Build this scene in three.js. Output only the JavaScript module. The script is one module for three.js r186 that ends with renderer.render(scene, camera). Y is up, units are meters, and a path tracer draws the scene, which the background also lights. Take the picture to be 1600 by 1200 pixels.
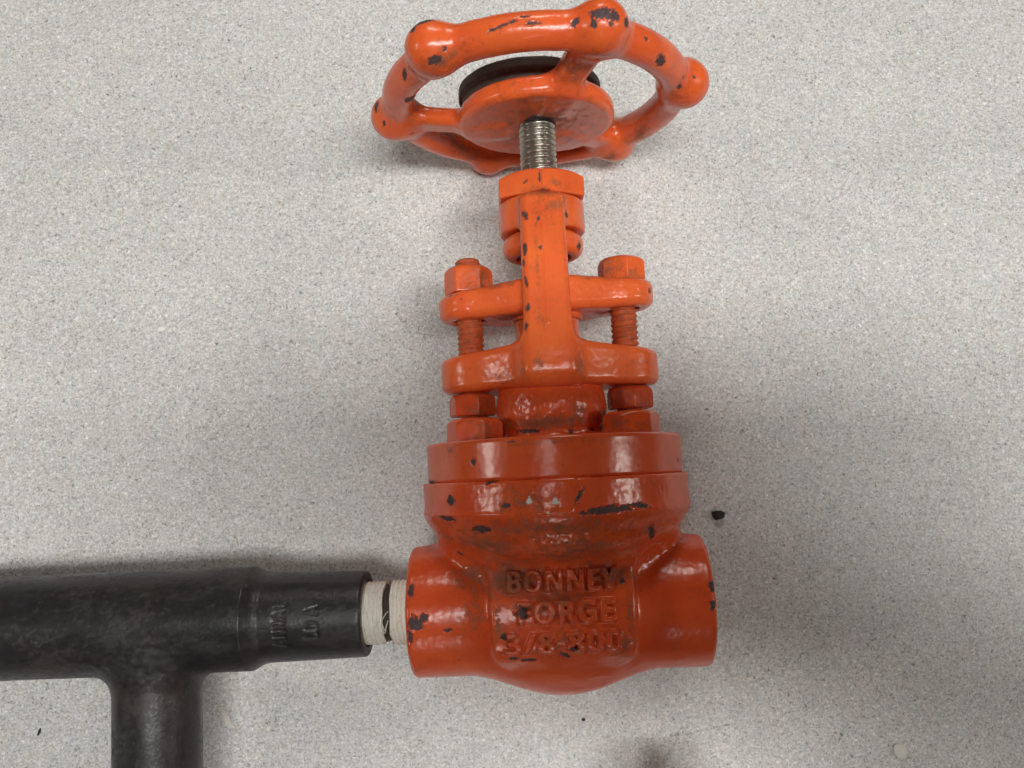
import * as THREE from 'three';
import { RectAreaLightUniformsLib } from 'three/addons/lights/RectAreaLightUniformsLib.js';
import { RoundedBoxGeometry } from 'three/addons/geometries/RoundedBoxGeometry.js';
import { ImprovedNoise } from 'three/addons/math/ImprovedNoise.js';
import { mergeGeometries } from 'three/addons/utils/BufferGeometryUtils.js';

/* ------------------------------------------------------------------ camera */
// Photograph: 1600 x 1200, phone lens, focal length 1340 px. Camera-frame axes: x right, y down the picture, z depth (mm).
const FOC = 1340, V3 = (x, y, z) => new THREE.Vector3(x, y, z);
const PORT = V3(12.6, 56.4, 219);                           // centre of the valve's bore, in the camera frame
const eY = V3(-0.0463, -0.9934, 0.1045).normalize();        // stem direction
let eZ = V3(0, -0.1045, -0.9945); eZ.addScaledVector(eY, -eZ.dot(eY)).normalize();
let eX = V3().crossVectors(eY, eZ).multiplyScalar(-1);      // the camera frame is left-handed
if (eX.x < 0) eX.negate();
{ const a = THREE.MathUtils.degToRad(-2.0), c = Math.cos(a), s = Math.sin(a), z = eZ.clone(), x = eX.clone();
  eZ = z.clone().multiplyScalar(c).addScaledVector(x, s); eX = x.clone().multiplyScalar(c).addScaledVector(z, -s); }
const camOf = (x, y, z) => PORT.clone().addScaledVector(eX, x).addScaledVector(eY, y).addScaledVector(eZ, z);
const WHEEL = { y: 134.3, r: 37, knobR: 39.8, knob: 6.45, tube: 4.25, a0: 22.5 };
const FLANGE_R = 33.9;
// the pitch and height of the camera follow from the valve lying on its lower flange and on its handwheel
function lowest(th) {
  const up = (p) => -p.y * Math.sin(th) - p.z * Math.cos(th);
  let f = 1e9, w = 1e9;
  for (let i = 0; i < 720; i++) { const a = i * Math.PI / 360; f = Math.min(f, up(camOf(FLANGE_R * Math.sin(a), 28, FLANGE_R * Math.cos(a)))); }
  for (let i = 0; i < 6; i++) { const a = (WHEEL.a0 + 60 * i) * Math.PI / 180; w = Math.min(w, up(camOf(WHEEL.knobR * Math.sin(a), WHEEL.y, WHEEL.knobR * Math.cos(a))) - WHEEL.knob); }
  return [f, w];
}
let lo = 0, hi = 0.5;
for (let i = 0; i < 50; i++) { const m = (lo + hi) / 2, [f, w] = lowest(m); if (w > f) hi = m; else lo = m; }
const PITCH = lo, CAM_H = -lowest(lo)[0] / 1000 + 0.0002;
const cR = V3(1, 0, 0), cD = V3(0, -Math.sin(PITCH), Math.cos(PITCH)), cF = V3(0, -Math.cos(PITCH), -Math.sin(PITCH)), cC = V3(0, CAM_H, 0);
const dirW = (p) => V3().addScaledVector(cR, p.x).addScaledVector(cD, p.y).addScaledVector(cF, p.z);
const posW = (p) => dirW(p).multiplyScalar(0.001).add(cC);
const onTable = (px, py) => { const d = dirW(V3((px - 800) / FOC, (py - 600) / FOC, 1)); return cC.clone().addScaledVector(d, -cC.y / d.y); };

const scene = new THREE.Scene();
scene.background = new THREE.Color(0x000000);
const camera = new THREE.PerspectiveCamera(2 * Math.atan(600 / FOC) * 180 / Math.PI, 4 / 3, 0.01, 30);
camera.position.copy(cC); camera.up.copy(cD).negate(); camera.lookAt(cC.clone().add(cF));
camera.updateMatrixWorld();

const renderer = new THREE.WebGLRenderer({ antialias: true });
renderer.setSize(1024, 768);
renderer.toneMapping = THREE.LinearToneMapping;
renderer.toneMappingExposure = 1.0;
renderer.shadowMap.enabled = true;

/* ------------------------------------------------------------------ lamps: ceiling fluorescent fittings */
RectAreaLightUniformsLib.init();
const taken = new Map();
function numbered(n) { const k = taken.get(n) || 0; taken.set(n, k + 1); return k ? `${n}_${String(k).padStart(3, '0')}` : n; }
function ceilingLamp(x, y, z, len, wid, power, label, tone = [1, 0.94, 0.86]) {
  const g = new THREE.Group(); g.name = numbered('fluorescent_lamp'); g.position.set(x, y, z);
  g.userData = { label, category: 'lamp' };
  const house = new THREE.Mesh(new RoundedBoxGeometry(len + 0.06, 0.06, wid + 0.06, 2, 0.01), new THREE.MeshStandardMaterial({ color: 0xd8d8d4, roughness: 0.5 }));
  house.name = 'housing'; house.position.y = 0.04; g.add(house);
  const diff = new THREE.Mesh(new THREE.BoxGeometry(len, 0.012, wid), new THREE.MeshStandardMaterial({ color: 0xf4f4f0, roughness: 0.6, emissive: new THREE.Color(...tone), emissiveIntensity: power * 0.3 }));
  diff.name = 'diffuser'; diff.position.y = 0.002; g.add(diff);
  const l = new THREE.RectAreaLight(new THREE.Color(...tone), power, len, wid);
  l.position.y = -0.008; l.rotation.x = -Math.PI / 2; l.name = 'tube_light'; g.add(l);
  g.traverse((o) => { if (o.isMesh) { o.castShadow = true; o.receiveShadow = true; } });
  scene.add(g);
}
const LAMP = 26.5;
ceilingLamp(0.26, 1.55, 0.22, 0.95, 0.22, LAMP, 'white fluorescent ceiling lamp straight above the valve', [0.985, 0.99, 0.965]);
ceilingLamp(-2.7, 1.55, 0.15, 0.7, 0.28, LAMP * 1.1, 'fluorescent ceiling lamp beyond the cut pipe end side of the table');
ceilingLamp(2.5, 1.55, 0.15, 0.7, 0.28, LAMP * 1.1, 'fluorescent ceiling lamp beyond the open port side of the table');
ceilingLamp(-0.06, 1.55, 2.1, 0.7, 0.28, LAMP, 'fluorescent ceiling lamp above the floor behind the person');
ceilingLamp(-0.06, 1.55, -2.1, 0.7, 0.28, LAMP, 'fluorescent ceiling lamp in the row beyond the handwheel');

/* ------------------------------------------------------------------ noise */
const pn = new ImprovedNoise();
const noise = (x, y, z) => pn.noise(x + 31.7, y + 17.3, z + 57.1);
const fbm = (x, y, z) => noise(x, y, z) * 0.55 + noise(x * 2.1, y * 2.1, z * 2.1) * 0.3 + noise(x * 4.3, y * 4.3, z * 4.3) * 0.15;
let seed = 12345; const rnd = () => { seed = (seed * 1664525 + 1013904223) >>> 0; return seed / 4294967296; };
const sstep = (a, b, x) => { const t = Math.min(1, Math.max(0, (x - a) / (b - a))); return t * t * (3 - 2 * t); };

/* ------------------------------------------------------------------ table */
const TILE = 0.35;
function laminateTexture(N) {
  const data = new Uint8Array(N * N * 4), cell = (n, amp) => {
    const g = new Float32Array(n * n); for (let i = 0; i < n * n; i++) g[i] = (rnd() * 2 - 1) * amp; return { n, g };
  };
  const val = (c, u, v) => { const x = u * c.n, y = v * c.n, i = Math.floor(x), j = Math.floor(y), a = x - i, b = y - j, n = c.n;
    const sa = a * a * (3 - 2 * a), sb = b * b * (3 - 2 * b), G = c.g, i1 = (i + 1) % n, j1 = (j + 1) % n, I = i % n, J = j % n;
    return (G[J * n + I] * (1 - sa) + G[J * n + i1] * sa) * (1 - sb) + (G[j1 * n + I] * (1 - sa) + G[j1 * n + i1] * sa) * sb; };
  const c1 = cell(2040, 1), c2 = cell(1250, 1), c3 = cell(780, 1), c4 = cell(140, 1), c5 = cell(24, 1), cw = cell(500, 1), cu = cell(500, 1);
  // hairline scratches and scuffs, where the photograph shows them, and a few faint ones besides
  const marks = new Float32Array(N * N), stroke = (ax, ay, bx, by, w, v, wob) => {
    const A = onTable(ax, ay), B = onTable(bx, by), L = Math.hypot(B.x - A.x, B.z - A.z), n = Math.ceil(L / 0.00006);
    for (let q = 0; q <= n; q++) { const f = q / n, x = A.x + (B.x - A.x) * f + wob * noise(f * 4, ax, ay) * 0.001, z = A.z + (B.z - A.z) * f + wob * noise(f * 4 + 9, ax, ay) * 0.001, s = v * (0.6 + 0.8 * noise(f * 14, ax, by));
      const ci = (x / TILE + 0.5) * N, cj = (z / TILE + 0.6) * N, R = w / TILE * N;
      for (let dj = -3; dj <= 3; dj++) for (let di = -3; di <= 3; di++) { const i = Math.round(ci) + di, j = Math.round(cj) + dj; if (i < 0 || j < 0 || i >= N || j >= N) continue; const d = Math.hypot(i - ci, j - cj), m = s * Math.max(0, 1 - d / (R + 0.8)); if (Math.abs(m) > Math.abs(marks[j * N + i])) marks[j * N + i] = m; } } };
  stroke(1047, 1151, 1152, 1129, 0.0002, -0.30, 0.6); stroke(1057, 1148, 1040, 1192, 0.0002, -0.30, 1.2); stroke(193, 731, 215, 716, 0.0002, 0.30, 0.5); stroke(191, 733, 205, 724, 0.0001, -0.25, 0.5); stroke(616, 784, 625, 768, 0.00015, -0.3, 0.3);
  stroke(90, 745, 99, 731, 0.00012, 0.16, 0.4); stroke(1033, 1068, 1058, 1108, 0.0001, 0.2, 0.3); stroke(468, 784, 474, 780, 0.0003, -0.22, 0.2); stroke(1238, 81, 1243, 84, 0.00025, -0.3, 0.2); stroke(452, 780, 500, 786, 0.0001, -0.13, 0.8);
  for (let q = 0; q < 46; q++) { const x = rnd() * 1600, y = rnd() * 1200, a = rnd() * 6.28, l = 8 + 40 * rnd() * rnd(); stroke(x, y, x + l * Math.cos(a), y + l * Math.sin(a), 0.00008, rnd() < 0.55 ? -0.12 : 0.12, 0.8); }
  for (let q = 0; q < 60; q++) { const x = rnd() * 1600, y = rnd() * 1200; stroke(x, y, x + 1 + 2 * rnd(), y + 2 * rnd(), 0.0001 + 0.0002 * rnd(), rnd() < 0.7 ? -0.28 : 0.25, 0.2); }
  for (let j = 0; j < N; j++) for (let i = 0; i < N; i++) {
    let u = i / N, v = j / N;
    u = (u + 0.0011 * val(cw, u, v) + 1) % 1; v = (v + 0.0011 * val(cu, u, v) + 1) % 1;
    const a = val(c1, u, v), b = val(c2, u, v), d = val(c3, u, v), e = val(c4, u, v), h = val(c5, u, v);
    let t = 0.552 + 0.13 * a + 0.15 * b + 0.095 * d + 0.015 * e + 0.016 * h;
    if (d + 0.6 * a < -0.85) t -= 0.10; if (b + 0.5 * a > 0.95) t += 0.07;
    if (d + 0.7 * b < -1.2) t -= 0.07;
    t += marks[j * N + i];
    const warm = 0.012 * val(c4, (u + 0.37) % 1, v) + 0.006 * a;
    const o = (j * N + i) * 4, w = (x) => Math.round(255 * Math.min(1, Math.max(0, x)) ** (1 / 2.2));
    data[o] = w(t + warm + 0.011); data[o + 1] = w(t); data[o + 2] = w(t - warm - 0.016); data[o + 3] = 255;
  }
  const tx = new THREE.DataTexture(data, N, N, THREE.RGBAFormat);
  tx.colorSpace = THREE.SRGBColorSpace; tx.wrapS = tx.wrapT = THREE.RepeatWrapping; tx.magFilter = THREE.LinearFilter; tx.minFilter = THREE.LinearMipmapLinearFilter; tx.generateMipmaps = true; tx.needsUpdate = true;
  return tx;
}
{
  const W = 0.9, D = 0.66, T = 0.03;
  const geo = new THREE.BoxGeometry(W, T, D), p = geo.attributes.position, n = geo.attributes.normal, uv = geo.attributes.uv;
  for (let i = 0; i < p.count; i++) uv.setXY(i, (Math.abs(n.getX(i)) > 0.5 ? p.getY(i) : p.getX(i) + 0.02) / TILE + 0.5, (Math.abs(n.getY(i)) > 0.5 ? p.getZ(i) - 0.02 : p.getY(i)) / TILE + 0.6);
  const m = new THREE.Mesh(geo, new THREE.MeshStandardMaterial({ map: laminateTexture(2048), roughness: 0.42 }));
  m.name = 'tabletop'; m.position.set(0.02, -T / 2, -0.02); m.receiveShadow = true; m.castShadow = true;
  m.userData = { label: 'grey speckled laminate tabletop under the valve', category: 'tabletop', kind: 'structure' };
  scene.add(m);
}

/* ------------------------------------------------------------------ distance-field modelling (mm, valve frame: x along the bore, y along the stem, z to the viewer) */
const root = new THREE.Group(); root.name = 'gate_valve';
{ const M = new THREE.Matrix4().makeBasis(dirW(eX), dirW(eY), dirW(eZ)).setPosition(posW(PORT)); root.applyMatrix4(M); root.updateMatrixWorld(true); }
root.userData = { label: 'orange painted forged steel gate valve with a six lobed handwheel', category: 'valve' };
scene.add(root);

const DETAIL = 1;
const hyp = (a, b, c = 0) => Math.sqrt(a * a + b * b + c * c), max = Math.max, min = Math.min, abs = Math.abs;
const smin = (a, b, k) => { const h = max(k - abs(a - b), 0) / k; return min(a, b) - h * h * k * 0.25; };
const smax = (a, b, k) => -smin(-a, -b, k);
const box2 = (dx, dy, r) => { const a = dx + r, b = dy + r; return min(max(a, b), 0) + hyp(max(a, 0), max(b, 0)) - r; };   // rounded intersection of two slabs
const cyl = (rad, y, R, y0, y1, r) => box2(rad - R, max(y0 - y, y - y1), r);
const sphere = (x, y, z, R) => hyp(x, y, z) - R;
const hex2 = (x, z, R, a) => { const c = Math.cos(a), s = Math.sin(a), u = x * c - z * s, v = x * s + z * c; let d = -1e9; for (let i = 0; i < 3; i++) { const t = (i * 60 + 30) * Math.PI / 180; d = max(d, abs(u * Math.sin(t) + v * Math.cos(t))); } return d - R * 0.8660254; };
const capsule = (x, y, z, a, b, ra, rb) => { const bx = b[0] - a[0], by = b[1] - a[1], bz = b[2] - a[2], px = x - a[0], py = y - a[1], pz = z - a[2]; const h = min(1, max(0, (px * bx + py * by + pz * bz) / (bx * bx + by * by + bz * bz))); return hyp(px - bx * h, py - by * h, pz - bz * h) - (ra + (rb - ra) * h); };

const inv = root.matrixWorld.clone().invert();
const eye = cC.clone().applyMatrix4(inv).multiplyScalar(1000);
function pick(f, px, py) {                                   // where a pixel's ray meets the surface, in the valve frame
  const d = dirW(V3((px - 800) / FOC, (py - 600) / FOC, 1)).transformDirection(inv);
  let t = 120;
  for (let i = 0; i < 400; i++) { const v = f(eye.x + d.x * t, eye.y + d.y * t, eye.z + d.z * t); if (v < 0.02) return [eye.x + d.x * t, eye.y + d.y * t, eye.z + d.z * t]; t += v * 0.7; if (t > 330) break; }
  return null;
}
// worn spots listed as [pixel x, pixel y, half width, half height, turn in degrees] on the photograph
function spots(f, list) {
  const out = [];
  for (const [px, py, rx, ry, rot = 0, s = 1] of list) { const p = pick(f, px, py); if (!p) { continue; } const a = rot * Math.PI / 180; out.push({ p, rx: rx * 0.135, ry: ry * 0.135, c: Math.cos(a), s: Math.sin(a), k: s }); }
  return out;
}
const ell = (q, x, y, z) => { const dx = x - q.p[0], dy = y - q.p[1], dz = z - q.p[2], u = dx * q.c - dy * q.s, v = dx * q.s + dy * q.c, m = max(q.rx, q.ry); return hyp(u / q.rx, v / q.ry, dz / (m * 1.2)); };
function chipMask(list, x, y, z) {
  let m = -9;
  for (const q of list) { const e = ell(q, x, y, z); if (e < 2.2) m = max(m, 1 - e + 0.75 * fbm(x * 0.9, y * 0.9, z * 0.9) + 0.35 * noise(x * 2.7, y * 2.7, z * 2.7)); }
  return m;
}
function dirtMask(list, x, y, z) {
  let m = 0;
  for (const q of list) { const e = ell(q, x, y, z); if (e < 1.9) m = max(m, q.k * (1.25 - e * 0.75)); }
  if (m <= 0) return 0;
  const g = fbm(x * 0.5, y * 0.5, z * 0.5) * 0.9 + noise(x * 2.3, y * 2.3, z * 2.3) * 0.55;
  return sstep(0.15, 1.05, m * 0.8 + g * 0.75);
}
const peel = (x, y, z, s = 1) => s * (0.05 * noise(x * 0.22, y * 0.22, z * 0.22) + 0.022 * noise(x * 0.75, y * 0.75, z * 0.75) + 0.006 * noise(x * 2.2, y * 2.2, z * 2.2));

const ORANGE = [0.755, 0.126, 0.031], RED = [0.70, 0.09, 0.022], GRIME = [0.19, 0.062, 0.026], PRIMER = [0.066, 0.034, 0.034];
const paintSmooth = new THREE.MeshPhysicalMaterial({ vertexColors: true, roughness: 0.25, ior: 1.5 });
const paintWorn = new THREE.MeshStandardMaterial({ vertexColors: true, roughness: 0.62 });
const painter = (base, chips, dirt, amount = 1) => (x, y, z) => {
  const n1 = fbm(x * 0.12, y * 0.12, z * 0.12), n2 = noise(x * 1.3, y * 1.3, z * 1.3);
  let k = 1 + 0.10 * n1 + 0.05 * n2, r = base[0] * k, g = base[1] * (k + 0.22 * n1), b = base[2] * k, worn = 0;
  let d = dirtMask(dirt, x, y, z) * 0.86;
  d = max(d, 0.55 * amount * sstep(0.24, 0.60, fbm(x * 0.3 + 9, y * 0.3, z * 0.3) + 0.45 * noise(x * 2.6, y * 2.6, z * 2.6)));
  r += (GRIME[0] - r) * d; g += (GRIME[1] - g) * d; b += (GRIME[2] - b) * d; if (d > 0.45) worn = 1;
  const c = chipMask(chips, x, y, z);
  const speck = amount * sstep(0.60, 0.64, noise(x * 0.8 + 40, y * 0.8, z * 0.8) * 0.62 + noise(x * 0.17, y * 0.17 + 70, z * 0.17) * 0.42);
  const m = max(c > 0 ? min(1, c * 8) : 0, speck);
  if (m > 0) { const t = 1 + 0.5 * noise(x * 1.7, y * 1.7, z * 1.7); r += (PRIMER[0] * t - r) * m; g += (PRIMER[1] * t - g) * m; b += (PRIMER[2] * t - b) * m; if (m > 0.5) worn = 1; }
  return [r, g, b, worn];
};

// surface nets over a sparse grid; triangles are dealt out to parts by owner(); returns one geometry per part
function mesh(f, lo3, hi3, h, parts, owner, colour) {
  h *= DETAIL;
  const n = [0, 1, 2].map((i) => Math.ceil((hi3[i] - lo3[i]) / h / 8) * 8 + 1), [nx, ny, nz] = n, g = new Float32Array(nx * ny * nz), nxy = nx * ny, diag = h * 8 * 0.87 * 1.5;
  for (let bz = 0; bz < nz; bz += 8) for (let by = 0; by < ny; by += 8) for (let bx = 0; bx < nx; bx += 8) {
    const c = f(lo3[0] + (bx + 4) * h, lo3[1] + (by + 4) * h, lo3[2] + (bz + 4) * h), near = abs(c) < diag;
    for (let k = bz; k < min(bz + 8, nz); k++) for (let j = by; j < min(by + 8, ny); j++) for (let i = bx; i < min(bx + 8, nx); i++)
      g[k * nxy + j * nx + i] = near ? f(lo3[0] + i * h, lo3[1] + j * h, lo3[2] + k * h) : c;
  }
  const id = new Int32Array(nx * ny * nz).fill(-1), P = [], N = [];
  const offs = [0, 1, nx, nx + 1, nxy, nxy + 1, nxy + nx, nxy + nx + 1], E = [[0, 1], [2, 3], [4, 5], [6, 7], [0, 2], [1, 3], [4, 6], [5, 7], [0, 4], [1, 5], [2, 6], [3, 7]];
  const e = h * 0.3;
  for (let k = 0; k < nz - 1; k++) for (let j = 0; j < ny - 1; j++) for (let i = 0; i < nx - 1; i++) {
    const o = k * nxy + j * nx + i; let m = 0;
    for (let q = 0; q < 8; q++) if (g[o + offs[q]] < 0) m |= 1 << q;
    if (m === 0 || m === 255) continue;
    let sx = 0, sy = 0, sz = 0, c = 0;
    for (const [a, b] of E) { const va = g[o + offs[a]], vb = g[o + offs[b]]; if ((va < 0) === (vb < 0)) continue; const t = va / (va - vb);
      sx += (a & 1) + ((b & 1) - (a & 1)) * t; sy += ((a >> 1) & 1) + (((b >> 1) & 1) - ((a >> 1) & 1)) * t; sz += (a >> 2) + ((b >> 2) - (a >> 2)) * t; c++; }
    let x = lo3[0] + (i + sx / c) * h, y = lo3[1] + (j + sy / c) * h, z = lo3[2] + (k + sz / c) * h, gx, gy, gz, l;
    for (let it = 0; it < 2; it++) {
      const a = f(x + e, y - e, z - e), b = f(x - e, y - e, z + e), cc = f(x - e, y + e, z - e), d = f(x + e, y + e, z + e);
      gx = a - b - cc + d; gy = -a - b + cc + d; gz = -a + b - cc + d; l = hyp(gx, gy, gz) || 1; gx /= l; gy /= l; gz /= l;
      if (it === 0) { const v = max(-h * 0.6, min(h * 0.6, (a + b + cc + d) / 4)); x -= gx * v; y -= gy * v; z -= gz * v; }
    }
    id[o] = P.length / 3; P.push(x, y, z); N.push(gx, gy, gz);
  }
  const nv = P.length / 3, C = new Float32Array(nv * 3), worn = new Uint8Array(nv), own = new Uint8Array(nv);
  for (let v = 0; v < nv; v++) { const x = P[v * 3], y = P[v * 3 + 1], z = P[v * 3 + 2], c = colour(x, y, z, N[v * 3], N[v * 3 + 1], N[v * 3 + 2]); C[v * 3] = c[0]; C[v * 3 + 1] = c[1]; C[v * 3 + 2] = c[2]; worn[v] = c[3] || 0; own[v] = parts > 1 ? owner(x, y, z) : 0; }
  const lists = Array.from({ length: parts }, () => [[], []]);
  const tri = (a, b, c) => lists[max(own[a], own[b], own[c])][worn[a] + worn[b] + worn[c] > 1 ? 1 : 0].push(a, b, c);
  const steps = [1, nx, nxy];
  for (let k = 1; k < nz - 1; k++) for (let j = 1; j < ny - 1; j++) for (let i = 1; i < nx - 1; i++) {
    const o = k * nxy + j * nx + i, v0 = g[o] < 0;
    for (let a = 0; a < 3; a++) { if (v0 === (g[o + steps[a]] < 0)) continue;
      const u = steps[(a + 1) % 3], w = steps[(a + 2) % 3], A = id[o], B = id[o - u], Cc = id[o - u - w], D = id[o - w];
      if (A < 0 || B < 0 || Cc < 0 || D < 0) continue;
      if (v0) { tri(A, B, Cc); tri(A, Cc, D); } else { tri(A, Cc, B); tri(A, D, Cc); } }
  }
  return lists.map(([s, w]) => {
    const map = new Map(), idx = [], p = [], nn = [], cl = [];
    for (const L of [s, w]) for (const v of L) { let q = map.get(v); if (q === undefined) { q = map.size; map.set(v, q); p.push(P[v * 3] / 1000, P[v * 3 + 1] / 1000, P[v * 3 + 2] / 1000); nn.push(N[v * 3], N[v * 3 + 1], N[v * 3 + 2]); cl.push(C[v * 3], C[v * 3 + 1], C[v * 3 + 2]); } idx.push(q); }
    const geo = new THREE.BufferGeometry();
    geo.setAttribute('position', new THREE.Float32BufferAttribute(p, 3)); geo.setAttribute('normal', new THREE.Float32BufferAttribute(nn, 3)); geo.setAttribute('color', new THREE.Float32BufferAttribute(cl, 3));
    geo.setIndex(idx); geo.addGroup(0, s.length, 0); if (w.length) geo.addGroup(s.length, w.length, 1);
    return geo;
  });
}
function add(name, geo, mat, parent, label) {
  const m = new THREE.Mesh(geo, mat); m.name = name; m.castShadow = m.receiveShadow = true; if (label) m.userData.label = label; parent.add(m); return m;
}
function sub(name, parent, label) { const g = new THREE.Group(); g.name = name; if (label) g.userData.label = label; parent.add(g); return g; }
const paint = [paintSmooth, paintWorn];
console.log('pitch', PITCH * 57.3, 'height', CAM_H);

/* lettering: canvas glyphs softened into a height field */
function glyphs(lines, scale = 14) {
  return lines.map(({ text, x, y, w, h, turn = 0, bold = 0 }) => {
    const cv = document.createElement('canvas'), W = Math.ceil((w + 3) * scale), H = Math.ceil((h + 3) * scale); cv.width = W; cv.height = H;
    const c = cv.getContext('2d'); c.fillStyle = '#000'; c.fillRect(0, 0, W, H); c.fillStyle = '#fff';
    c.font = 'bold 100px sans-serif'; c.textAlign = 'left'; c.textBaseline = 'alphabetic';
    const tw = c.measureText(text).width, pos = [];
    for (let i = 0; i <= text.length; i++) pos.push(c.measureText(text.slice(0, i)).width / tw * w - w / 2);
    c.setTransform(w * scale / tw, 0, 0, h * scale / 73, 1.5 * scale, (h + 1.5) * scale); c.fillText(text, 0, 0); if (bold) { c.strokeStyle = '#fff'; c.lineWidth = bold; c.lineJoin = 'round'; c.strokeText(text, 0, 0); }
    const src = c.getImageData(0, 0, W, H).data; let a = new Float32Array(W * H); for (let i = 0; i < W * H; i++) a[i] = src[i * 4] / 255;
    const R = Math.round(0.12 * scale);
    for (let pass = 0; pass < 2; pass++) for (const [st, ln, ot, cnt] of [[1, W, W, H], [W, H, 1, W]]) { const b = new Float32Array(W * H);
      for (let q = 0; q < cnt; q++) for (let i = 0; i < ln; i++) { let s = 0, m = 0; for (let d = -R; d <= R; d++) { const t = i + d; if (t >= 0 && t < ln) { s += a[q * ot + t * st]; m++; } } b[q * ot + i * st] = s / m; } a = b; }
    const ca = Math.cos(turn), sa = Math.sin(turn);
    const at = (X, Y) => { const dx = X - x, dy = Y - y, u = dx * ca + dy * sa, v = -dx * sa + dy * ca, i = Math.round((u + w / 2 + 1.5) * scale), j = Math.round((h / 2 + 1.5 - v) * scale); return i < 0 || j < 0 || i >= W || j >= H ? 0 : a[j * W + i]; };
    const index = (X, Y) => { const u = (X - x) * ca + (Y - y) * sa; let k = 0; while (k < text.length - 1 && u > pos[k + 1]) k++; return k; };
    return { at, index, n: text.length, text };
  });
}

/* ------------------------------------------------------------------ valve body */
{
  const body = sub('body', root);
  const text = glyphs([{ text: 'BONNEY', x: -0.1, y: 9.0, w: 26.0, h: 5.0, bold: 5 }, { text: 'FORGE', x: 0.6, y: 1.9, w: 23.0, h: 5.0, bold: 5 }, { text: '3/8-800', x: -0.2, y: -5.1, w: 27.6, h: 4.8, bold: 5 }]);
  const letterH = (x, y) => { let v = 0; if (abs(x) < 18 && y > -12 && y < 14) for (const t of text) v = max(v, t.at(x, y)); return v; };
  const port = (x, y, z) => box2(hyp(y, z) - 16.3, abs(x + 0.6) - 37.0, 1.3);
  const flange = (x, y, z) => max(cyl(hyp(x, z), y, FLANGE_R, 12, 32.35, 0.7), cyl(hyp(x, z), y, FLANGE_R, 21.2, 42, 4.2));
  const drum = (x, y, z) => max(hyp(y, z) - (21.7 - x * x / 50), abs(x) - 22) * 0.93;
  const pad = (x, y, z) => smax(box2(hyp(y, z) - 22.8, abs(x) - 16.8, 1.0), max(-12.0 - y, -z), 7);
  const neck = (x, y, z) => { const t = 16.5 - y, R = 32.4 - 2.1 * (t + Math.sqrt(t * t + 8)) / 2; return max((hyp(x, z) - R) * 0.45, y - 24, 5 - y); };
  const smooth = (x, y, z) => {
    let d = smin(port(x, y, z), drum(x, y, z), 6);
    d = smin(d, pad(x, y, z), 1.6);
    d = smin(d, neck(x, y, z), 3 + 3.5 * sstep(2, 16, z));
    d = smin(d, flange(x, y, z), 2.0);
    return max(d, 8.3 - hyp(y, z) > 0 && abs(x) > 28 ? 8.3 - hyp(y, z) : -9);
  };
  const chips = spots(smooth, [[950, 797, 50, 7, -3], [1000, 790, 22, 5, 5], [1018, 832, 7, 14], [752, 827, 18, 6], [698, 810, 22, 4, 8], [704, 782, 12, 9], [720, 866, 6, 6], [770, 752, 12, 5, -20], [905, 775, 14, 4, -58], [790, 790, 10, 4],
    [816, 958, 12, 11], [788, 996, 6, 7], [803, 1029, 10, 4], [826, 1031, 16, 3], [882, 1023, 10, 4, 30], [972, 908, 5, 6], [958, 890, 7, 4, 40], [895, 1013, 9, 5], [642, 923, 6, 12], [648, 975, 14, 14], [662, 966, 9, 8], [641, 995, 5, 14], [1112, 915, 6, 12], [1114, 945, 5, 10], [672, 748, 22, 4, -4], [700, 985, 8, 3]]);
  const white = spots(smooth, [[827, 783, 7, 7], [868, 783, 9, 7], [856, 800, 2, 3]]);
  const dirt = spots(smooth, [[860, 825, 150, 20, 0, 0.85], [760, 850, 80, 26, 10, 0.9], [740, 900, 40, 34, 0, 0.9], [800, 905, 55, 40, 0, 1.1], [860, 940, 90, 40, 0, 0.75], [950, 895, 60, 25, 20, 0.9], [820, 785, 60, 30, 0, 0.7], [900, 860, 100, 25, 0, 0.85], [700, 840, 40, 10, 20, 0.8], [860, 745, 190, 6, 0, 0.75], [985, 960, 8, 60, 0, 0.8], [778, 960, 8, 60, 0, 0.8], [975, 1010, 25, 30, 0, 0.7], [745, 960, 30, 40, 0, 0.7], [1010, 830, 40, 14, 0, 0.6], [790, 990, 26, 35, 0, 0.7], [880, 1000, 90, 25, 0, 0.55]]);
  const hexMark = pick(smooth, 872, 768);
  const f = (x, y, z) => {
    let d = smooth(x, y, z);
    if (d > 0.9 || d < -0.9) return d;
    if (z > 12 && abs(x) < 18 && y < 14) d -= 0.9 * letterH(x, y) * sstep(12, 16, z);
    if (z > 20 && y > 20) { const hx = hex2(x - hexMark[0], y - hexMark[1], 5.6, Math.PI / 6); d -= 0.2 * sstep(0.3, -0.3, hx); }
    d += 0.16 * sstep(0.0, 0.10, chipMask(chips, x, y, z));
    return d - peel(x, y, z, y > 10 ? 2.2 : 1.5);
  };
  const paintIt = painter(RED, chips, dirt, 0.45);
  const col = (x, y, z) => { for (const q of white) if (ell(q, x, y, z) + 0.35 * noise(x * 2, y * 2, z * 2) < 0.9 && y - q.p[1] > -q.ry * 0.8 && abs(x - q.p[0]) < (q.ry * 1.1 - (y - q.p[1])) * 0.62) return [0.62, 0.60, 0.52, 1]; return paintIt(x, y, z); };
  const names = ['barrel', 'port', 'port', 'flange'], starts = []; let k = 4;
  for (const t of text) { starts.push(k); k += t.n; for (const ch of t.text) names.push(ch === '/' || ch === '-' ? 'cast_mark' : 'cast_letter'); }
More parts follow.
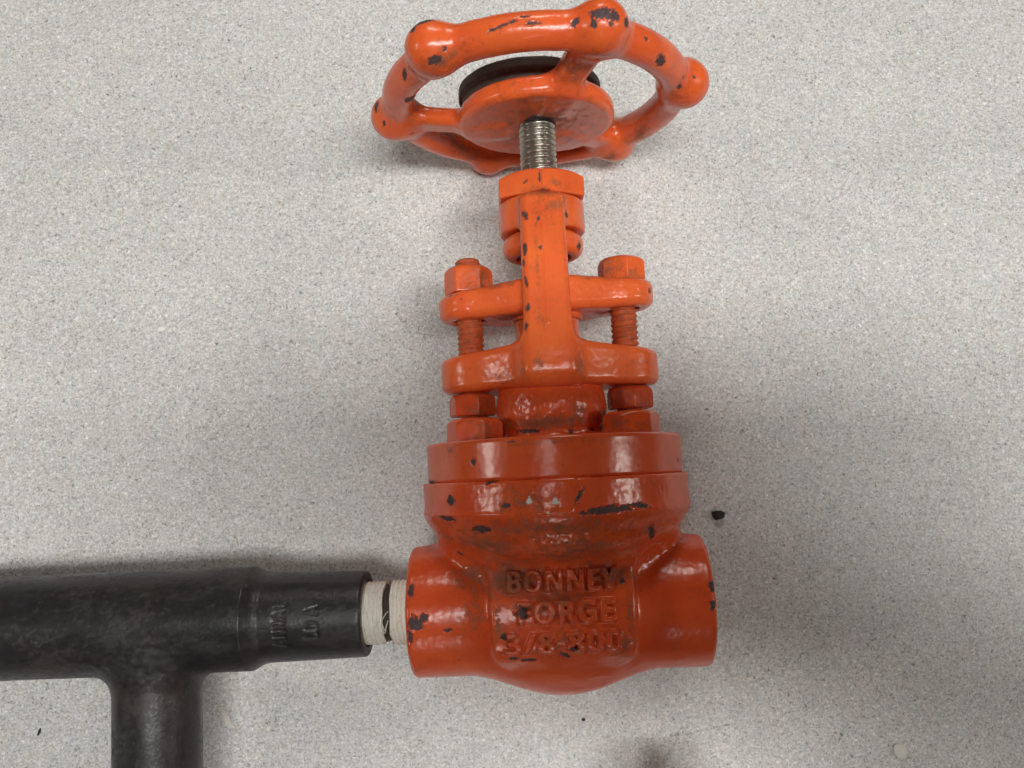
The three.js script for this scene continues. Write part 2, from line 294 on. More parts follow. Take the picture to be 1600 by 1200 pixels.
  const owner = (x, y, z) => {
    if (z > 14 && abs(x) < 18 && y < 14) for (let i = 0; i < text.length; i++) if (text[i].at(x, y) > 0.4) return starts[i] + text[i].index(x, y);
    const a = smin(drum(x, y, z), min(pad(x, y, z), neck(x, y, z)), 2), b = port(x, y, z), c = flange(x, y, z);
    return c < a && c < b ? 3 : b < a ? (x < 0 ? 1 : 2) : 0;
  };
  mesh(f, [-41, -24, -35.5], [41, 34, 35.5], 0.29, names.length, owner, col).forEach((g, i) => { if (g.index.count) add(names[i], g, paint, body); });
}
console.log('body');

/* ------------------------------------------------------------------ bonnet with stuffing box */
{
  const bonnet = sub('bonnet', root);
  const disc = (x, y, z) => cyl(hyp(x, z), y, 32.7, 32.2, 42.1, 0.9);
  const neck = (x, y, z) => { const r = hyp(x, z); return max(r - (14.4 - 0.03 * (y - 50) * (y - 50)), y - 57, 40 - y) * 0.9; };
  const smooth = (x, y, z) => smin(disc(x, y, z), neck(x, y, z), 2.5);
  const chips = spots(smooth, [[827, 674, 24, 4, 2], [893, 676, 5, 6], [925, 671, 8, 3], [762, 676, 14, 4, -8], [740, 722, 5, 6], [800, 690, 8, 2], [1060, 719, 4, 5], [672, 753, 30, 3, -5]]);
  const dirt = spots(smooth, [[850, 660, 90, 12, 0, 1.2], [700, 700, 20, 30, 0, 0.5], [905, 640, 20, 14, 0, 0.8], [860, 690, 100, 8, 0, 0.5]]);
  const f = (x, y, z) => { const d = smooth(x, y, z); return abs(d) > 0.8 ? d : d + 0.08 * sstep(0, 0.12, chipMask(chips, x, y, z)) - peel(x, y, z, y > 42.5 ? 4.2 : 1.0); };
  const g = mesh(f, [-34.5, 31, -34.5], [34.5, 58.5, 34.5], 0.34, 2, (x, y, z) => (neck(x, y, z) < disc(x, y, z) ? 1 : 0), painter([0.70, 0.098, 0.025], chips, dirt, 0.5));
  add('bonnet_flange', g[0], paint, bonnet); add('stuffing_box', g[1], paint, bonnet);
}

/* ------------------------------------------------------------------ yoke: base plate, two arms, collar */
{
  const yoke = sub('yoke', root);
  const plate = (x, y, z) => {
    const a = hyp(max(abs(x) - 19.3, 0), z) - 9.0, b = hyp(x, z) - 16.6, top = 64.4 + 1.6 * sstep(28, 6, abs(x));
    return box2(smin(a, b, 9), max(55.2 - y, (y - top) * 0.95), 1.9);
  };
  const arm = (x, y, z, s) => {
    const t = min(1, max(0, (y - 60) / 50)), rr = 2.1, zc = s * (14.6 - 4.2 * t), a = abs(x) - (6.2 - 0.7 * t) + rr, b = abs(z - zc) - 3.4 + rr, c = max(57 - y, y - 104.6) + rr;
    return min(max(a, b, c), 0) + hyp(max(a, 0), max(b, 0), max(c, 0)) - rr;
  };
  const collar = (x, y, z) => cyl(hyp(x, z), y, 11.4, 96.6, 105.0, 0.8);
  const smooth = (x, y, z) => {
    let d = smin(plate(x, y, z), arm(x, y, z, 1), 5); d = smin(d, arm(x, y, z, -1), 5); d = smin(d, collar(x, y, z), 2.2);
    const r = hyp(x, z); return smax(d, y < 90 ? 8.6 - r : 5.2 - r, 0.6);
  };
  const chips = spots(smooth, [[820, 336, 5, 9, -25], [841, 341, 3, 5], [844, 386, 3, 5], [820, 390, 4, 12], [825, 480, 5, 7], [822, 440, 3, 14, -10], [818, 410, 3, 9], [885, 335, 4, 7], [822, 510, 4, 8], [700, 560, 6, 4]]);
  const dirt = spots(smooth, [[850, 300, 50, 12, 0, 0.9], [870, 318, 30, 20, 0, 0.7], [848, 500, 10, 12, 0, 0.8], [790, 585, 40, 14, 0, 0.6], [905, 570, 14, 25, 0, 0.8], [842, 570, 12, 18, 0, 0.8], [840, 420, 4, 110, 0, 0.55], [1000, 565, 20, 10, 0, 0.5]]);
  const f = (x, y, z) => { const d = smooth(x, y, z); return abs(d) > 0.8 ? d : d + 0.08 * sstep(0, 0.12, chipMask(chips, x, y, z)) - 0.12 * Math.exp(-x * x / 0.2) * (z > 0 && y > 70 ? 1 : 0) - peel(x, y, z, y < 72 ? 1.6 : 1.0); };
  const owner = (x, y, z) => { const v = [plate(x, y, z), arm(x, y, z, 1), arm(x, y, z, -1), collar(x, y, z)]; return v.indexOf(min(...v)); };
  const g = mesh(f, [-30, 53.5, -20.5], [30, 110, 20.5], 0.34, 4, owner, painter(ORANGE, chips, dirt, 0.6));
  ['base_plate', 'arm', 'arm', 'collar'].forEach((n, i) => add(n, g[i], paint, yoke));
  // yoke sleeve under the collar
  const sl = (x, y, z) => { const r = hyp(x, z); return max(cyl(r, y, 10.7, 90.2, 96.4, 2.6), 7.2 - r); };
  const c2 = spots(sl, [[905, 385, 6, 8]]);
  add('yoke_sleeve', mesh((x, y, z) => sl(x, y, z) - peel(x, y, z), [-12.5, 89, -12.5], [12.5, 99, 12.5], 0.36, 1, null, painter(ORANGE, c2, [], 0.5))[0], paint, root);
  // hexagonal yoke nut
  const nut = (x, y, z) => { const r = hyp(x, z); return smax(smax(hex2(x, z, 12.9, 0.06), max(105.2 - y, y - 111.6), 0.5), (r - 12.6 + (y - 110.4) * 1.6) * 0.55, 0.4); };
  const d3 = spots(nut, [[870, 285, 30, 14, 0, 0.6], [845, 295, 40, 8, 0, 0.7]]), c3 = spots(nut, [[843, 275, 2, 12], [822, 283, 6, 3, -20]]);
  add('yoke_nut', mesh((x, y, z) => nut(x, y, z) - peel(x, y, z), [-15, 104, -15], [15, 113, 15], 0.36, 1, null, painter(ORANGE, c3, d3, 0.5))[0], paint, root);
}
console.log('yoke');

/* ------------------------------------------------------------------ gland: follower flange, tube, studs, nuts */
{
  const plate = (x, Y, z) => { const y = Y - 0.028 * x, a = hyp(max(abs(x) - 19.4, 0), z) - 8.9, b = hyp(x, z) - 12.8, s = sstep(27, 5, abs(x)); return box2(smin(a, b, 10), max(74.9 - 0.6 * s - y, y - 81.8 - 1.2 * s), 2.3); };
  const tube = (x, y, z) => { const r = hyp(x, z); return min(cyl(r, y, 8.4, 58, 78, 0.5), cyl(r, y, 9.4, 73.2, 78, 0.6)); };
  const bore = (x, z) => min(hyp(abs(x) - 20.3, z) - 4.2, hyp(x, z) - 5.2);
  const smooth = (x, y, z) => smax(plate(x, y, z), -bore(x, z), 0.5);
  const chips = spots(smooth, [[703, 462, 4, 4], [1012, 437, 5, 5], [1015, 455, 3, 6]]);
  const dirt = spots(smooth, [[780, 445, 40, 12, 0, 0.8], [930, 432, 40, 8, 0, 0.7], [720, 450, 25, 8, 0, 0.7], [800, 495, 40, 8, 0, 0.9], [940, 490, 30, 8, 0, 0.9]]);
  const gl = sub('gland', root);
  add('follower_plate', mesh((x, y, z) => smooth(x, y, z) + 0.07 * sstep(0, 0.12, chipMask(chips, x, y, z)) - peel(x, y, z, 3.2), [-30, 73, -14.5], [30, 86, 14.5], 0.32, 1, null, painter(ORANGE, chips, dirt, 0.5))[0], paint, gl);
  add('gland_tube', mesh((x, y, z) => max(tube(x, y, z), 5.1 - hyp(x, z)) - peel(x, y, z), [-11, 56, -11], [11, 80, 11], 0.4, 1, null, painter(ORANGE, [], spots(tube, [[805, 500, 20, 20, 0, 0.8]]), 0.7))[0], paint, gl);
}
// helical thread about the y axis
function thread(R, depth, pitch, y0, y1, seg = 48, per = 10, sharp = 1.3, cap = true) {
  const ny = Math.ceil((y1 - y0) / pitch * per), P = [], I = [];
  for (let j = 0; j <= ny; j++) for (let i = 0; i <= seg; i++) {
    const a = i / seg * 2 * Math.PI, y = y0 + (y1 - y0) * j / ny; let ph = (y / pitch - i / seg) % 1; ph = (ph + 1) % 1;
    const w = Math.pow(abs(2 * ph - 1), sharp), edge = min(1, (y1 - y) / 0.8, (y - y0) / 0.8 + 0.3), r = R - depth * w - (1 - edge) * 0.6 + 0.03 * noise(a * 3, y * 2, R);
    P.push(r * Math.sin(a) / 1000, y / 1000, r * Math.cos(a) / 1000);
    if (j < ny && i < seg) { const o = j * (seg + 1) + i; I.push(o, o + 1, o + seg + 1, o + 1, o + seg + 2, o + seg + 1); }
  }
  if (cap) for (const j of [0, ny]) { const c = P.length / 3; P.push(0, (j ? y1 + 0.35 : y0) / 1000, 0); const o = j * (seg + 1); for (let i = 0; i < seg; i++) j ? I.push(o + i, o + i + 1, c) : I.push(o + i + 1, o + i, c); }
  const g = new THREE.BufferGeometry(); g.setAttribute('position', new THREE.Float32BufferAttribute(P, 3)); g.setIndex(I); g.computeVertexNormals(); return g;
}
function tint(geo, fn) { const p = geo.attributes.position, c = new Float32Array(p.count * 3); for (let i = 0; i < p.count; i++) c.set(fn(p.getX(i) * 1000, p.getY(i) * 1000, p.getZ(i) * 1000), i * 3); geo.setAttribute('color', new THREE.BufferAttribute(c, 3)); return geo; }
{
  const dirtyOrange = (s) => (x, y, z) => { const d = sstep(-0.35, 0.45, fbm(x * 0.7 + s, y * 0.7, z * 0.7) + 0.4 * noise(x * 3, y * 3, z * 3 + s)); return [0.56 - 0.26 * d, 0.10 - 0.035 * d, 0.024 + 0.004 * d]; };
  const hexNut = (name, cx, cz, y0, y1, R, turn, amount, base) => {
    const f = (X, y, Z) => { const x = X - cx, z = Z - cz, r = hyp(x, z); return smax(smax(hex2(x, z, R, turn), max(y0 - y, y - y1), 0.5), (r - R * 0.985 + (y - y1 + 1.1) * 1.3) * 0.6, 0.5) - peel(X, y, Z, 1.6); };
    const chips = [], dirt = [{ p: [cx + 3, y0, cz + R], rx: 5, ry: 2.5, c: 1, s: 0, k: 0.9 }, { p: [cx - (cx > 0 ? 4 : -4), (y0 + y1) / 2, cz + R * 0.7], rx: 4, ry: 4, c: 1, s: 0, k: 0.8 }];
    add(name, mesh(f, [cx - R - 1, y0 - 1, cz - R - 1], [cx + R + 1, y1 + 1, cz + R + 1], 0.36, 1, null, painter(base, chips, dirt, amount))[0], paint, root);
  };
  for (const s of [-1, 1]) {
    const st = add('gland_stud', tint(thread(3.55, 0.5, 1.45, 48, 90.6 + (s < 0 ? 0.4 : -1.0)), dirtyOrange(s)), new THREE.MeshStandardMaterial({ vertexColors: true, roughness: 0.55 }), root); st.position.x = s * 20.3 / 1000;
    hexNut('gland_nut', s * 20.3, 0, 82.0 + s * 0.5, 89.0 + s * 0.1, 6.5, s < 0 ? 0.55 : 0.16, 0.8, ORANGE);
    hexNut('stud_nut', s * 20.6, 0, 49.2, 55.0, 6.3, s < 0 ? 0.35 : 0.1, 0.8, [0.68, 0.092, 0.023]);
    for (const t of [1, -1]) hexNut('bonnet_bolt', s * (t > 0 ? 19.6 : 20), t * 9.2, 42.0, 48.0, 7.2, s < 0 ? 0.42 : 0.62, 1, [0.68, 0.09, 0.022]);
  }
}
console.log('gland');

/* ------------------------------------------------------------------ stem */
{
  const st = tint(thread(4.95, 0.8, 1.55, 88, 131, 64, 16, 2.0), (x, y, z) => { const k = 0.85 + 0.3 * noise(x, y * 2, z) + 0.15 * noise(x * 3, y * 3, z * 3), rust = sstep(0.2, 0.6, fbm(x * 0.6, y * 0.6, z * 0.6) + 0.3 * noise(x * 2, y * 2, z * 2)); return [(0.46 - 0.2 * rust) * k, (0.435 - 0.26 * rust) * k, (0.38 - 0.27 * rust) * k]; });
  add('stem', st, new THREE.MeshStandardMaterial({ vertexColors: true, metalness: 0.9, roughness: 0.30 }), root, 'bare steel threaded stem');
}

/* ------------------------------------------------------------------ handwheel */
{
  const W = WHEEL, wheel = sub('handwheel', root);
  const ang = (i) => (W.a0 + 60 * i) * Math.PI / 180;
  const knobs = [0, 1, 2, 3, 4, 5].map((i) => [W.knobR * Math.sin(ang(i)), W.y, W.knobR * Math.cos(ang(i))]);
  const rim = (x, y, z) => hyp(hyp(x, z) - W.r, (y - W.y) * 0.95) - W.tube;
  const knob = (i, x, y, z) => sphere(x - knobs[i][0], y - knobs[i][1], z - knobs[i][2], W.knob);
  const spoke = (i, x, y, z) => { const a = ang(i * 2), s = Math.sin(a), c = Math.cos(a), u = x * s + z * c, v = x * c - z * s, t = min(1, max(0, (u - 14) / 22)), yc = 129.6 + (W.y - 0.6 - 129.6) * t, w = 4.0 + 1.2 * abs(t - 0.5), hh = 2.6; if (u < 0) return 30;
    const p = abs(v) - w + 2.2, q = abs(y - yc) - hh + 2.2, r = max(8 - u, u - 38) + 2.2; return min(max(p, q, r), 0) + hyp(max(p, 0), max(q, 0), max(r, 0)) - 2.2; };
  const hub = (x, y, z) => { const r = hyp(x, z); return cyl(r, y, 20.9, 126.7, 132.2, 2.0); };
  const smooth = (x, y, z) => { let d = rim(x, y, z); for (let i = 0; i < 6; i++) d = smin(d, knob(i, x, y, z), 3.2); for (let i = 0; i < 3; i++) d = smin(d, spoke(i, x, y, z), 3.5); d = smin(d, hub(x, y, z), 3.0); return d; };
  const chips = spots(smooth, [[943, 20, 22, 12, 10], [960, 24, 10, 12], [927, 38, 6, 8], [955, 36, 6, 5], [979, 35, 5, 10, 20], [660, 33, 22, 9, -12], [645, 45, 7, 8], [680, 94, 14, 6, -10], [695, 75, 4, 5], [785, 40, 28, 3, -15], [832, 36, 12, 4], [770, 47, 8, 3], [898, 36, 10, 6, -40], [1033, 94, 12, 9, 20], [1010, 60, 5, 3, 30], [632, 117, 6, 10, 20], [646, 112, 5, 4], [642, 155, 10, 14, 10], [588, 165, 6, 14], [600, 192, 4, 7, 20], [820, 25, 8, 3], [1062, 135, 5, 6], [1085, 120, 4, 4], [842, 190, 30, 5, 0]]);
  const dirt = spots(smooth, [[685, 95, 45, 12, -20, 0.9], [650, 160, 20, 50, 10, 0.8], [895, 105, 30, 20, 0, 0.8], [940, 92, 30, 14, 0, 0.6], [850, 190, 110, 45, 0, 0.75], [690, 165, 40, 10, 10, 0.9], [1060, 150, 25, 18, 0, 0.6], [1000, 210, 40, 14, -20, 0.8], [720, 230, 60, 14, 20, 0.9], [955, 245, 20, 10, 0, 0.8], [700, 210, 40, 20, 20, 0.9], [800, 118, 60, 10, -10, 0.5]]);
  const f = (x, y, z) => { const d = smooth(x, y, z); return abs(d) > 0.8 ? d : max(d, 4.9 - hyp(x, z)) + 0.09 * sstep(0, 0.12, chipMask(chips, x, y, z)) - peel(x, y, z, 1.5); };
  const owner = (x, y, z) => { const v = [rim(x, y, z), hub(x, y, z)]; for (let i = 0; i < 6; i++) v.push(knob(i, x, y, z)); for (let i = 0; i < 3; i++) v.push(spoke(i, x, y, z)); return v.indexOf(min(...v)); };
  const g = mesh(f, [-48, 124.5, -48], [48, 142, 48], 0.36, 11, owner, painter([0.75, 0.118, 0.029], chips, dirt, 0.7));
  ['rim', 'hub', 'knob', 'knob', 'knob', 'knob', 'knob', 'knob', 'spoke', 'spoke', 'spoke'].forEach((n, i) => add(n, g[i], paint, wheel));
  // dark wheel plate and washer on the far face of the hub
  const plateF = (x, y, z) => { const r = hyp(x + 1.6, z); return min(cyl(r, y, 19.3, 134.4, 137.6, 0.7), cyl(r, y, 18.3, 132.0, 134.5, 0.4)) - peel(x, y, z, 2); };
  add('wheel_plate', mesh(plateF, [-22, 131, -22], [22, 139.5, 22], 0.45, 1, null, (x, y, z) => { const k = 1 + 0.5 * fbm(x * 0.4, y * 0.4, z * 0.4) + 0.3 * noise(x * 2, y * 2, z * 2); return [0.10 * k, 0.08 * k, 0.07 * k, 1]; })[0], paint, wheel, 'dark grey plate behind the hub');
}
console.log('wheel');

/* ------------------------------------------------------------------ black pipe tee and taped nipple, in the valve's frame */
function sideThing(name, label, category) { const g = new THREE.Group(); g.name = name; g.applyMatrix4(root.matrixWorld); g.userData = { label, category }; scene.add(g); return g; }
{
  const tee = sideThing('pipe_tee', 'black steel pipe tee with a narrower stamped collar beside the valve', 'pipe tee');
  const txt = glyphs([{ text: 'ANVAL', x: -69.5, y: -0.4, w: 11, h: 3.6, turn: Math.PI / 2 }, { text: 'LD A', x: -61.6, y: -0.2, w: 8.4, h: 3.6, turn: Math.PI / 2 }, { text: 'S M', x: -110.5, y: -31, w: 15, h: 4.5, turn: Math.PI / 2 }]);
  const run = (x, y, z) => box2(hyp(y, z) - (x < -79 ? 13.1 : 13.1 - (x + 79) * 0.55), max(x + 75.6, -215 - x), 0.15) * 0.88;
  const collar = (x, y, z) => box2(hyp(y, z) - 10.75 - 0.55 * min(1, max(0, (-49.6 - x) / 26)), max(x + 49.6, -85 - x), 0.7);
  const branch = (x, y, z) => max(hyp(x + 104.6, max(y + 8, 0), z) - 10.85, -70 - y);
  const smooth = (x, y, z) => { let d = smin(run(x, y, z), branch(x, y, z), 5.5); d = smin(d, collar(x, y, z), 0.8); return x > -58 ? max(d, 8.25 - hyp(y, z)) : d; };
  const f = (x, y, z) => {
    let d = smooth(x, y, z); if (abs(d) > 0.9) return d;
    if (z > 4) for (const t of txt) d += 0.2 * t.at(x, y);
    const weld = Math.exp(-((x + 104) ** 2 / 120 + (y + 9) ** 2 / 16)) * (z > 0 ? 1 : 0);
    return d - 0.06 * noise(x * 0.15, y * 0.15, z * 0.15) - (0.015 + 0.35 * weld) * noise(x * 0.45, y * 0.45, z * 0.45) - 0.024 * noise(x * 1.5, y * 1.5, z * 1.5) - 0.008 * noise(x * 3.1, y * 3.1, z * 3.1);
  };
  const col = (x, y, z) => {
    const n = fbm(x * 0.08, y * 0.18, z * 0.18), m = noise(x * 1.1, y * 1.1, z * 1.1), q = noise(x * 0.5 + 7, y * 0.9, z * 0.9), rust = sstep(0.05, 0.45, fbm(x * 0.07 + 20, y * 0.1, z * 0.1) + 0.3 * m), pale = sstep(0.40, 0.75, fbm(x * 0.13, y * 0.4, z * 0.4 + 50) + 0.45 * noise(x * 1.6, y * 1.6, z * 1.6));
    const k = max(0.35, 1 + 0.65 * n + 0.2 * m + 0.25 * q); return [0.0215 * k + 0.012 * rust + 0.05 * pale, 0.0205 * k + 0.006 * rust + 0.05 * pale, 0.0215 * k + 0.003 * rust + 0.05 * pale, m * 0.6 + n + 0.5 * q > 0.1 ? 1 : 0];
  };
  const mats = [new THREE.MeshStandardMaterial({ vertexColors: true, roughness: 0.37 }), new THREE.MeshStandardMaterial({ vertexColors: true, roughness: 0.50 })];
  const names = ['run', 'collar', 'branch'], starts = []; let k = 3; for (const t of txt) { starts.push(k); k += t.n; for (const c of t.text) names.push('stamped_letter'); }
  const owner = (x, y, z) => { if (z > 5) for (let i = 0; i < txt.length; i++) if (txt[i].at(x, y) > 0.4) return starts[i] + txt[i].index(x, y); const a = run(x, y, z), b = collar(x, y, z), c = branch(x, y, z); return b < a && b < c ? 1 : c < a ? 2 : 0; };
  mesh(f, [-218, -73, -15], [-48, 15, 15], 0.42, names.length, owner, col).forEach((g, i) => { if (g.index.count) add(names[i], g, mats, tee); });
}
{
  const nip = sideThing('pipe_nipple', 'short threaded nipple wrapped in white tape between valve and tee', 'pipe nipple');
  const turnX = (g) => { g.rotateZ(Math.PI / 2); return g; };   // y axis -> -x
  const core = turnX(thread(7.1, 0.45, 1.4, 30, 56, 56, 8));
  add('threaded_core', tint(core, (x, y, z) => { const k = 1 + 0.5 * noise(x * 2, y, z); return [0.055 * k, 0.043 * k, 0.034 * k]; }), new THREE.MeshStandardMaterial({ vertexColors: true, roughness: 0.6 }), nip);
  const tapeMat = new THREE.MeshStandardMaterial({ vertexColors: true, roughness: 0.7 });
  for (const [a, b, R] of [[44.6, 51.5, 7.95], [35.5, 43.0, 8.1]]) {
    const f = (x, y, z) => { const q = -x, r = hyp(y, z), an = Math.atan2(y, z) / (2 * Math.PI); let ph = (q / 1.1 - an) % 1; ph = (ph + 1) % 1;
      return max(r - R + 0.6 * Math.pow(abs(2 * ph - 1), 1.8) + 0.05 * noise(x * 2.5, y, z), a - q + 0.35 * noise(an * 14, 3, R) + 0.25 * an, q - b + 0.35 * noise(an * 12, 9, R), 6.9 - r) * 0.85; };
    add('tape_wrap', mesh(f, [-b - 1, -9.5, -9.5], [-a + 1, 9.5, 9.5], 0.25, 1, null, (x, y, z) => { const d = sstep(0.15, 0.7, fbm(x * 0.8, y * 0.5, z * 0.5) + 0.5 * noise(x * 3.1, y * 2.1, z * 2.1)); return [0.87 - 0.34 * d, 0.85 - 0.35 * d, 0.76 - 0.36 * d, 0]; })[0], [tapeMat, tapeMat], nip);
  }
  for (const [p, r] of [[[[-44.9, -2.5, 8.0], [-44.4, -0.6, 8.6], [-43.6, 0.8, 8.3], [-43.0, 1.4, 8.0]], 0.12], [[[-45.0, -4.0, 7.2], [-44.0, -3.8, 8.0], [-43.5, -2.2, 8.6], [-43.1, -0.8, 8.1]], 0.14], [[[-44.6, -1.6, 8.1], [-44.2, -2.4, 8.3], [-43.9, -3.4, 8.0]], 0.1]])
    add('tape_strand', tint(new THREE.TubeGeometry(new THREE.CatmullRomCurve3(p.map((q) => V3(q[0] / 1000, q[1] / 1000, q[2] / 1000))), 20, r / 1000, 6), () => [0.7, 0.67, 0.58]), tapeMat, nip);
}

/* ------------------------------------------------------------------ crumbs and flecks on the table */
function crumb(name, px, py, rx, ry, h, color, label, category, sd, turn = 0) {
  const g = new THREE.IcosahedronGeometry(1, 4), p = g.attributes.position;
  for (let i = 0; i < p.count; i++) { const x = p.getX(i), y = p.getY(i), z = p.getZ(i), k = 1 + 0.35 * noise(x * 1.6 + sd, y * 1.6, z * 1.6) + 0.15 * noise(x * 4 + sd, y * 4, z * 4); p.setXYZ(i, x * k, y * k, z * k); }
  g.scale(rx, h, ry); g.computeVertexNormals(); g.computeBoundingBox(); g.translate(0, -g.boundingBox.min.y, 0);
  const m = new THREE.Mesh(g, new THREE.MeshStandardMaterial({ color: new THREE.Color().setRGB(...color), roughness: 0.8 }));
  const w = onTable(px, py); m.position.set(w.x, 0.00005, w.z); m.rotation.y = turn; m.name = numbered(name); m.castShadow = m.receiveShadow = true; m.userData = { label, category }; scene.add(m);
}
crumb('dirt_crumb', 1121, 805, 0.0019, 0.0014, 0.0010, [0.02, 0.018, 0.015], 'black crumb of dirt on the table beside the valve flange', 'crumb', 3);
crumb('paint_drop', 1406, 1173, 0.0017, 0.0020, 0.0004, [0.66, 0.64, 0.58], 'round white drop on the table away from the valve', 'paint spot', 0.2);
crumb('paint_fleck', 354, 1123, 0.0009, 0.0026, 0.0004, [0.70, 0.66, 0.60], 'long pale fleck on the table beside the tee branch', 'paint fleck', 7, 0.45);
crumb('paint_fleck', 253, 515, 0.0010, 0.0008, 0.0004, [0.80, 0.79, 0.76], 'small white fleck on the table beyond the pipe tee', 'paint fleck', 11);
crumb('dirt_crumb', 62, 1144, 0.0003, 0.0010, 0.0003, [0.03, 0.03, 0.025], 'thin dark sliver on the table below the pipe run', 'crumb', 14, -0.3);
crumb('dirt_crumb', 912, 1124, 0.00045, 0.0004, 0.0003, [0.03, 0.03, 0.025], 'tiny black crumb on the table under the valve body', 'crumb', 19);

/* ------------------------------------------------------------------ the phone that takes the picture: it shades the table below it */
{
  const g = new THREE.Group(); g.name = 'smartphone';
  g.applyMatrix4(new THREE.Matrix4().makeBasis(cR, cD.clone().negate(), cF.clone().negate()).setPosition(cC));
  g.userData = { label: 'dark smartphone held flat above the valve', category: 'phone' };
  const bodyM = new THREE.MeshStandardMaterial({ color: 0x2a2a2c, roughness: 0.45, metalness: 0.3 });
  const b = new THREE.Mesh(new RoundedBoxGeometry(0.162, 0.082, 0.0085, 4, 0.0035), bodyM); b.name = 'case'; b.position.set(0.067, -0.026, 0.0085); g.add(b);
  const s = new THREE.Mesh(new THREE.BoxGeometry(0.146, 0.070, 0.0004), new THREE.MeshStandardMaterial({ color: 0x101012, roughness: 0.2 })); s.name = 'screen'; s.position.set(0.067, -0.026, 0.0129); g.add(s);
  const ring = new THREE.Mesh(new THREE.TorusGeometry(0.0045, 0.0006, 8, 32), bodyM); ring.name = 'lens_ring'; ring.position.z = 0.0049; g.add(ring);
  g.traverse((o) => { if (o.isMesh) o.castShadow = o.receiveShadow = true; });
  scene.add(g);
}


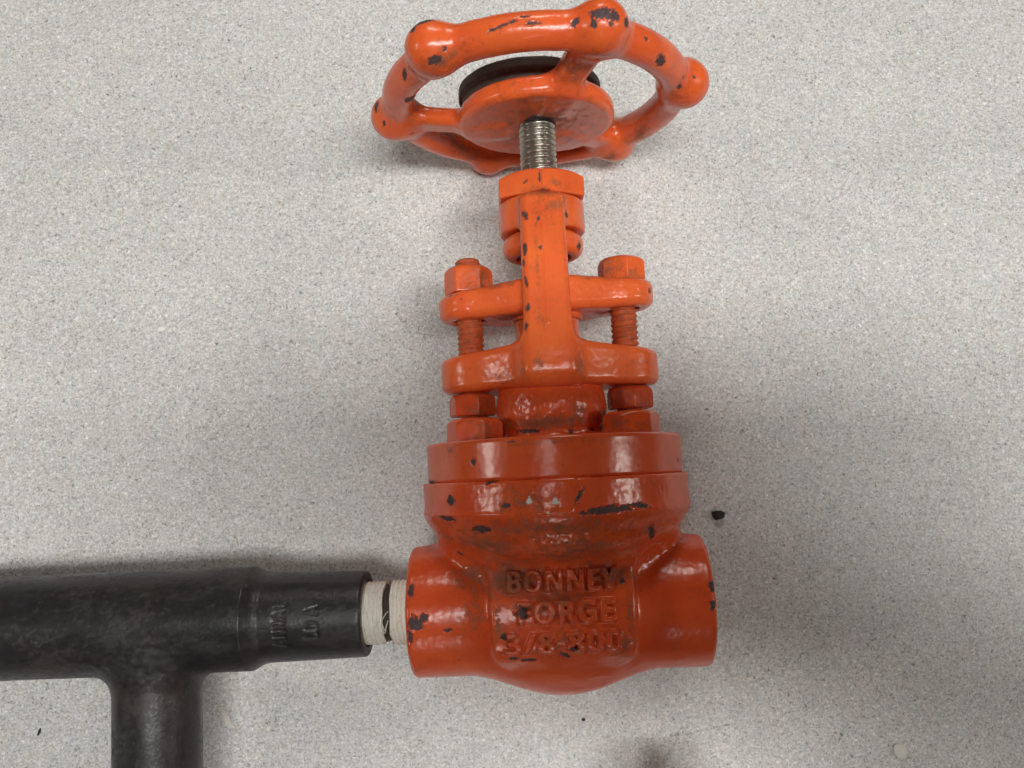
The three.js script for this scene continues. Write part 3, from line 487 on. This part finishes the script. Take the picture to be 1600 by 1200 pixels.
/* ------------------------------------------------------------------ the person who holds the phone, standing at the table's near edge (world mm) */
{
  const cam = (x, y, d) => { const w = posW(V3(x, y, d)).multiplyScalar(1000); return [w.x, w.y, w.z]; };
  const ox = 120, wrist = cam(172, 84, -8), elbow = [405, 275, 200], shR = [225 + ox, 510, 370], neck0 = [30 + ox, 560, 350], wristL = [-52, 105, 225], elbowL = [-140, 215, 445], shL = [-135 + ox, 505, 400];
  const at = (x, y, z) => [x + ox, y, z];
  const bones = [[at(40, 510, 400), at(45, 120, 570), 120, 115], [at(45, 130, 590), at(45, -20, 600), 118, 130], [shR, shL, 62, 62], [neck0, at(0, 640, 260), 52, 55],
    [at(-15, 665, 225), at(-15, 700, 205), 88, 84], [at(-15, 640, 195), at(-15, 612, 180), 58, 50], [shR, elbow, 66, 60], [elbow, wrist, 60, 44],
    [shL, elbowL, 52, 42], [elbowL, wristL, 44, 30],
    [at(115, -40, 600), at(120, -460, 590), 82, 58], [at(120, -460, 590), at(122, -850, 620), 56, 40], [at(122, -860, 610), at(128, -880, 500), 38, 32],
    [at(-30, -40, 600), at(-40, -460, 590), 82, 58], [at(-40, -460, 590), at(-42, -850, 620), 56, 40], [at(-42, -860, 610), at(-48, -880, 500), 38, 32]];
  const bodyF = (x, y, z) => { let d = 1e9; for (const [a, b, ra, rb] of bones) d = smin(d, capsule(x, y, z, a, b, ra, rb), 30); return d; };
  const chain = (pts, ra, rb) => pts.slice(1).map((p, i) => [cam(...pts[i]), cam(...p), ra + (rb - ra) * i / (pts.length - 1), ra + (rb - ra) * (i + 1) / (pts.length - 1)]);
  const handBones = [[wrist, cam(160, 64, -5), 28, 24], [cam(150, 66, -6), cam(160, 42, -6), 18, 17], [cam(146, 60, -2), cam(152, 30, -2), 12, 11]];
  const fingers = [chain([[146, 24, 2], [128, 12, 4.5], [108, 8, 4.5], [92, 6, 4]], 9.5, 7.5), chain([[144, 38, 2], [122, 30, 4.5], [98, 26, 4.5], [80, 24, 4]], 9.5, 7.5),
    chain([[144, 50, 2], [122, 46, 4.5], [102, 44, 4.5], [86, 42, 4]], 9, 7), chain([[146, 62, 1], [126, 62, 4], [110, 62, 4], [98, 61, 3.5]], 8, 6.5),
    chain([[156, 34, -12], [140, 18, -20], [120, 10, -21.5], [104, 8, -21.5]], 11, 8.5)];
  handBones.push([wristL, [-30, 85, 178], 28, 22], [[-40, 78, 165], [-12, 76, 150], 16, 14], [[-44, 72, 148], [-4, 70, 136], 11, 11]);
  fingers.push([[[-4, 68, 134], [16, 54, 108], 11, 10.5], [[16, 54, 108], [32, 40, 82], 10.5, 10], [[32, 40, 82], [43, 33, 62.5], 10, 9.2]],
    [[[-17, 68, 138], [-12, 62, 104], 10, 9.5], [[-12, 62, 104], [-16, 40, 96], 9.5, 9], [[-16, 40, 96], [-22, 28, 112], 9, 8]], [[[-30, 68, 142], [-28, 60, 112], 9.5, 9], [[-28, 60, 112], [-30, 40, 106], 9, 8.5], [[-30, 40, 106], [-32, 30, 122], 8.5, 7.5]],
    [[[-42, 68, 150], [-44, 60, 124], 8.5, 8], [[-44, 60, 124], [-44, 44, 118], 8, 7.5], [[-44, 44, 118], [-44, 34, 132], 7.5, 7]], [[[-14, 78, 170], [8, 60, 150], 12, 10.5], [[8, 60, 150], [14, 46, 128], 10.5, 9.5], [[14, 46, 128], [10, 38, 110], 9.5, 8.5]]);
  const handF = (x, y, z) => { let d = 1e9; for (const [a, b, ra, rb] of handBones) d = smin(d, capsule(x, y, z, a, b, ra, rb), 14); for (const c of fingers) { let e = 1e9; for (const [a, b, ra, rb] of c) e = smin(e, capsule(x, y, z, a, b, ra, rb), 3); d = smin(d, e, 4); } return d; };
  const cloth = (x, y, z) => (y > 560 || (z < 150 && x < 230) || (x < -20 && y < 150 && z < 270) ? [0.45, 0.27, 0.19, 0] : y < -10 ? [0.03, 0.04, 0.07, 0] : [0.06, 0.07, 0.09, 0]);
  const saved = [bodyF, [-180, -930, 30], [470, 800, 740], 12], hb = [[], []];
  for (let i = 0; i < 3; i++) { const v = [...handBones, ...fingers.flat()].flatMap(([a, b]) => [a[i], b[i]]); hb[0].push(Math.min(...v) - 32); hb[1].push(Math.max(...v) + 32); }
  const g = mergeGeometries([mesh(bodyF, saved[1], saved[2], 12 / DETAIL, 1, null, cloth)[0], mesh(handF, hb[0], hb[1], 3 / DETAIL, 1, null, () => [0.45, 0.27, 0.19, 0])[0]], false);
  const m = new THREE.Mesh(g, new THREE.MeshStandardMaterial({ vertexColors: true, roughness: 0.8 }));
  m.name = 'person'; m.userData = { label: 'person in dark clothes leaning over the table and holding the phone', category: 'person' }; scene.add(m);
}

scene.traverse((o) => { if (o.isMesh) { o.castShadow = true; o.receiveShadow = true; } });
renderer.render(scene, camera);
